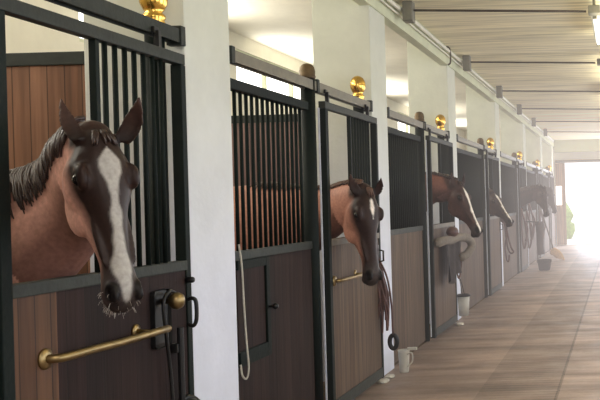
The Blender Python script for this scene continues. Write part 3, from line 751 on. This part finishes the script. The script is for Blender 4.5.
# far clutter: straps, bucket with pole, broom
for k, (x, y, z) in enumerate([(-1.93, 17.88, 1.0), (-1.93, 18.9, .95), (-1.93, 19.45, 1.1), (-1.92, 21.9, .95)]):
    o = tag(make('lead_strap', MT['leather'], lambda bm: (strap(bm, [(-.04, 0, .3), (.03, 0, 0), (.05, 0, -.3), (0, 0, -.5), (-.03, 0, -.25), (-.04, 0, .3)], .018), strap(bm, [(.0, 0, .1), (.08, 0, -.1), (.03, 0, -.35)], .014)), None, True),
            'dark straps hanging in a loop ' + ['on the fifth stall front post', 'on the fifth stall door', 'on the fifth pillar behind the dark horse', 'on the sixth stall front'][k], 'strap', 'hanging straps')
    o.location = (x, y, z)
fb_ = thing('floor_bucket', (-1.60, 18.6, 0), 'black rubber bucket standing on the aisle floor below the far horses', 'bucket')
make('bucket_body', MT['bucket'], lambda bm: lathe(bm, [(.14, .005), (.16, .02), (.205, .27), (.215, .28), (.205, .285), (.185, .27), (.15, .05), (.01, .04)], (0, 0, 0), 24), fb_, True)
fb_.scale = (.72, .72, .80)
make('handle', MT['bucket'], lambda bm: strap(bm, [(-.2, 0, .27), (-.19, -.10, .22), (0, -.215, .17), (.19, -.10, .22), (.2, 0, .27)], .008), fb_, True)
rg = thing('hanging_rug', (-1.70, 18.75, 0), 'dark folded rug hanging behind the black bucket', 'rug')
make('cloth', MT['cloth'], lambda bm: (tube(bm, [tuple(x) for x in catmull([(0, 0, 1.0), (.02, 0, .8), (.01, .0, .5), (.03, 0, .32)], 5)], [.09]*6+[.075]*10, 12)), rg, True)
make('hook', MT['black'], lambda bm: tube(bm, [(-.32, 0, 1.02), (0, 0, 1.0)], .012, 8), rg, True)
bm_ = thing('broom', (-1.58, 21.6, 0), 'broom with tan bristle head leaning by the far stalls', 'broom')
make('handle', MT['handle'], lambda bm: tube(bm, [(-.33, .0, 1.25), (-.05, 0, .27)], .016, 8), bm_, True)
def bristle(bm):
    loft(bm, [[-.07, 0, .29, 1, 0, .3, 0, 1, 0, .05, .03], [-.02, 0, .2, 1, 0, .3, 0, 1, 0, .12, .04], [.05, 0, .10, 1, 0, -.2, 0, 1, 0, .15, .05], [.10, 0, .03, 1, 0, -.3, 0, 1, 0, .12, .045]], 14, 4, 2.4)
make('bristle_head', MT['tan'], bristle, bm_, True)
# black coil on the floor side of the closest door bottom
cl = tag(make('black_rope_coil', MT['black'], lambda bm: [tube(bm, [((.02+.006*j)*math.cos(a)+.02*j*.3, (.04+.01*j)*math.sin(a), (.02*j)+.02*math.sin(a*2+j)) for a in [2*PI*k/18 for k in range(18)]], .014, 6, closed=True) for j in range(4)], None, True), 'black coil of rope hanging low by the closest pillar', 'rope')
cl.location = (-1.98, 4.05, .52)
# hedge in the yard
def hedge(bm):
    rr = random.Random(3)
    for k in range(60):
        r = bmesh.ops.create_icosphere(bm, subdivisions=2, radius=rr.uniform(.3, .6))
        c = Vector((rr.uniform(-3.4, -2.25), rr.uniform(33, 34), rr.uniform(.1, .9)))
        for v in r['verts']: v.co = v.co*rr.uniform(.85, 1.1)+c
tag(make('hedge', MT['bush'], hedge), 'sunlit green hedge outside beyond the end doorway', 'hedge')

# ------------------------------------------------------------------ haze in the aisle, its glow from emission in place of scattered light
def haze(y0, y1, em, dens):
    m = bpy.data.materials.new('veiling haze'); m.use_nodes = True; nt = m.node_tree; nt.nodes.clear()
    out = nt.nodes.new('ShaderNodeOutputMaterial'); e = nt.nodes.new('ShaderNodeEmission'); e.inputs[0].default_value = (1, .89, .85, 1); e.inputs[1].default_value = em
    a = nt.nodes.new('ShaderNodeVolumeAbsorption'); a.inputs['Density'].default_value = dens; a.inputs[0].default_value = (0, 0, 0, 1)
    s = nt.nodes.new('ShaderNodeAddShader'); nt.links.new(e.outputs[0], s.inputs[0]); nt.links.new(a.outputs[0], s.inputs[1]); nt.links.new(s.outputs[0], out.inputs['Volume'])
    o = make('haze', m, lambda bm: box(bm, -1.99, 2.13, y0, y1, .004, 3.31)); o['kind'] = 'stuff'; tag(o, 'glowing veiling haze filling the %s of the aisle' % ('far end' if y0 > 15 else ('middle' if y0 > 9 else 'near part')), 'haze')
haze(5.5, 9.5, .008, .006)
haze(9.51, 13.5, .016, .012)
haze(13.51, 28.2, .034, .032)

# ------------------------------------------------------------------ light
w = bpy.data.worlds.new('World'); S.world = w; w.use_nodes = True
bg = w.node_tree.nodes['Background']; bg.inputs[0].default_value = (.93, .96, 1.0, 1); bg.inputs[1].default_value = 2.0
def area(name, loc, rot, sx, sy, power, color):
    l = bpy.data.lights.new(name, 'AREA'); l.shape = 'RECTANGLE'; l.size = sx; l.size_y = sy; l.energy = power; l.color = color
    o = bpy.data.objects.new(name, l); COL.objects.link(o); o.location = loc; o.rotation_euler = rot; return o
for k in range(9):
    area('window_daylight', (2.12, 1.4+k*3.2, 1.78), (0, PI/2, 0), 1.6, 2.1, 34 if k < 6 else 40, (.84, .90, 1.0))
area('doorway_daylight', (0, ENDY-.2, 1.35), (-PI/2, 0, 0), 2.7, 2.5, 170, (.82, .86, 1.0))
for i in range(len(PD)-1):
    y = (PD[i]+PT+PD[i+1])/2
    area('stall_window_daylight', (BACK+.12, y, 3.27), (0, -PI/2-.35, 0), .45, 2.2, 42, (1, .95, .84))
    area('stall_fill', (-3.6, y, 3.66), (0, 0, 0), .8, 1.6, 14, (1, .93, .78))  # added fill high in each stall, no lamp fitting there
for y in (5, 9, 13, 17, 21):
    area('aisle_bounce_fill', (.4, y, 3.1), (PI, 0, 0), 1.2, 2.5, 28, (1, .92, .68))  # added upward fill standing in for warm bounce on the ceiling
area('front_fill', (-.2, -.8, 1.7), (PI/2, 0, .15), 1.6, 1.6, 14, (1, .92, .88))  # added light behind the camera; the front wall has no doorway
area('overhead_fill', (-.6, .9, 3.15), (.75, -.35, 0), .7, .7, 30, (1, .93, .9))  # added light from above for the nearest horse; the ceiling has no skylight
sun = bpy.data.lights.new('sun', 'SUN'); sun.energy = 3; sun.angle = .05; so = bpy.data.objects.new('sun', sun); COL.objects.link(so)
so.rotation_euler = (-.75, .35, 0)

# ------------------------------------------------------------------ camera
cam = bpy.data.cameras.new('Camera'); co_ = bpy.data.objects.new('Camera', cam); COL.objects.link(co_)
co_.location = (0, 0, EYE)
cam.sensor_width = 36; cam.lens = 36*900/600
cam.shift_x = -(620-300)/600; cam.shift_y = -(200-198)/600*1.0
co_.rotation_euler = (Matrix.Rotation(PI/2, 3, 'X') @ Matrix.Rotation(-.028, 3, 'Z')).to_euler()
S.camera = co_
S.view_settings.view_transform = 'Standard'; S.view_settings.look = 'None'; S.view_settings.exposure = 0.; S.view_settings.gamma = 1.
S.cycles.use_denoising = True; S.cycles.max_bounces = 6; S.cycles.diffuse_bounces = 4
S.cycles.sample_clamp_indirect = 4
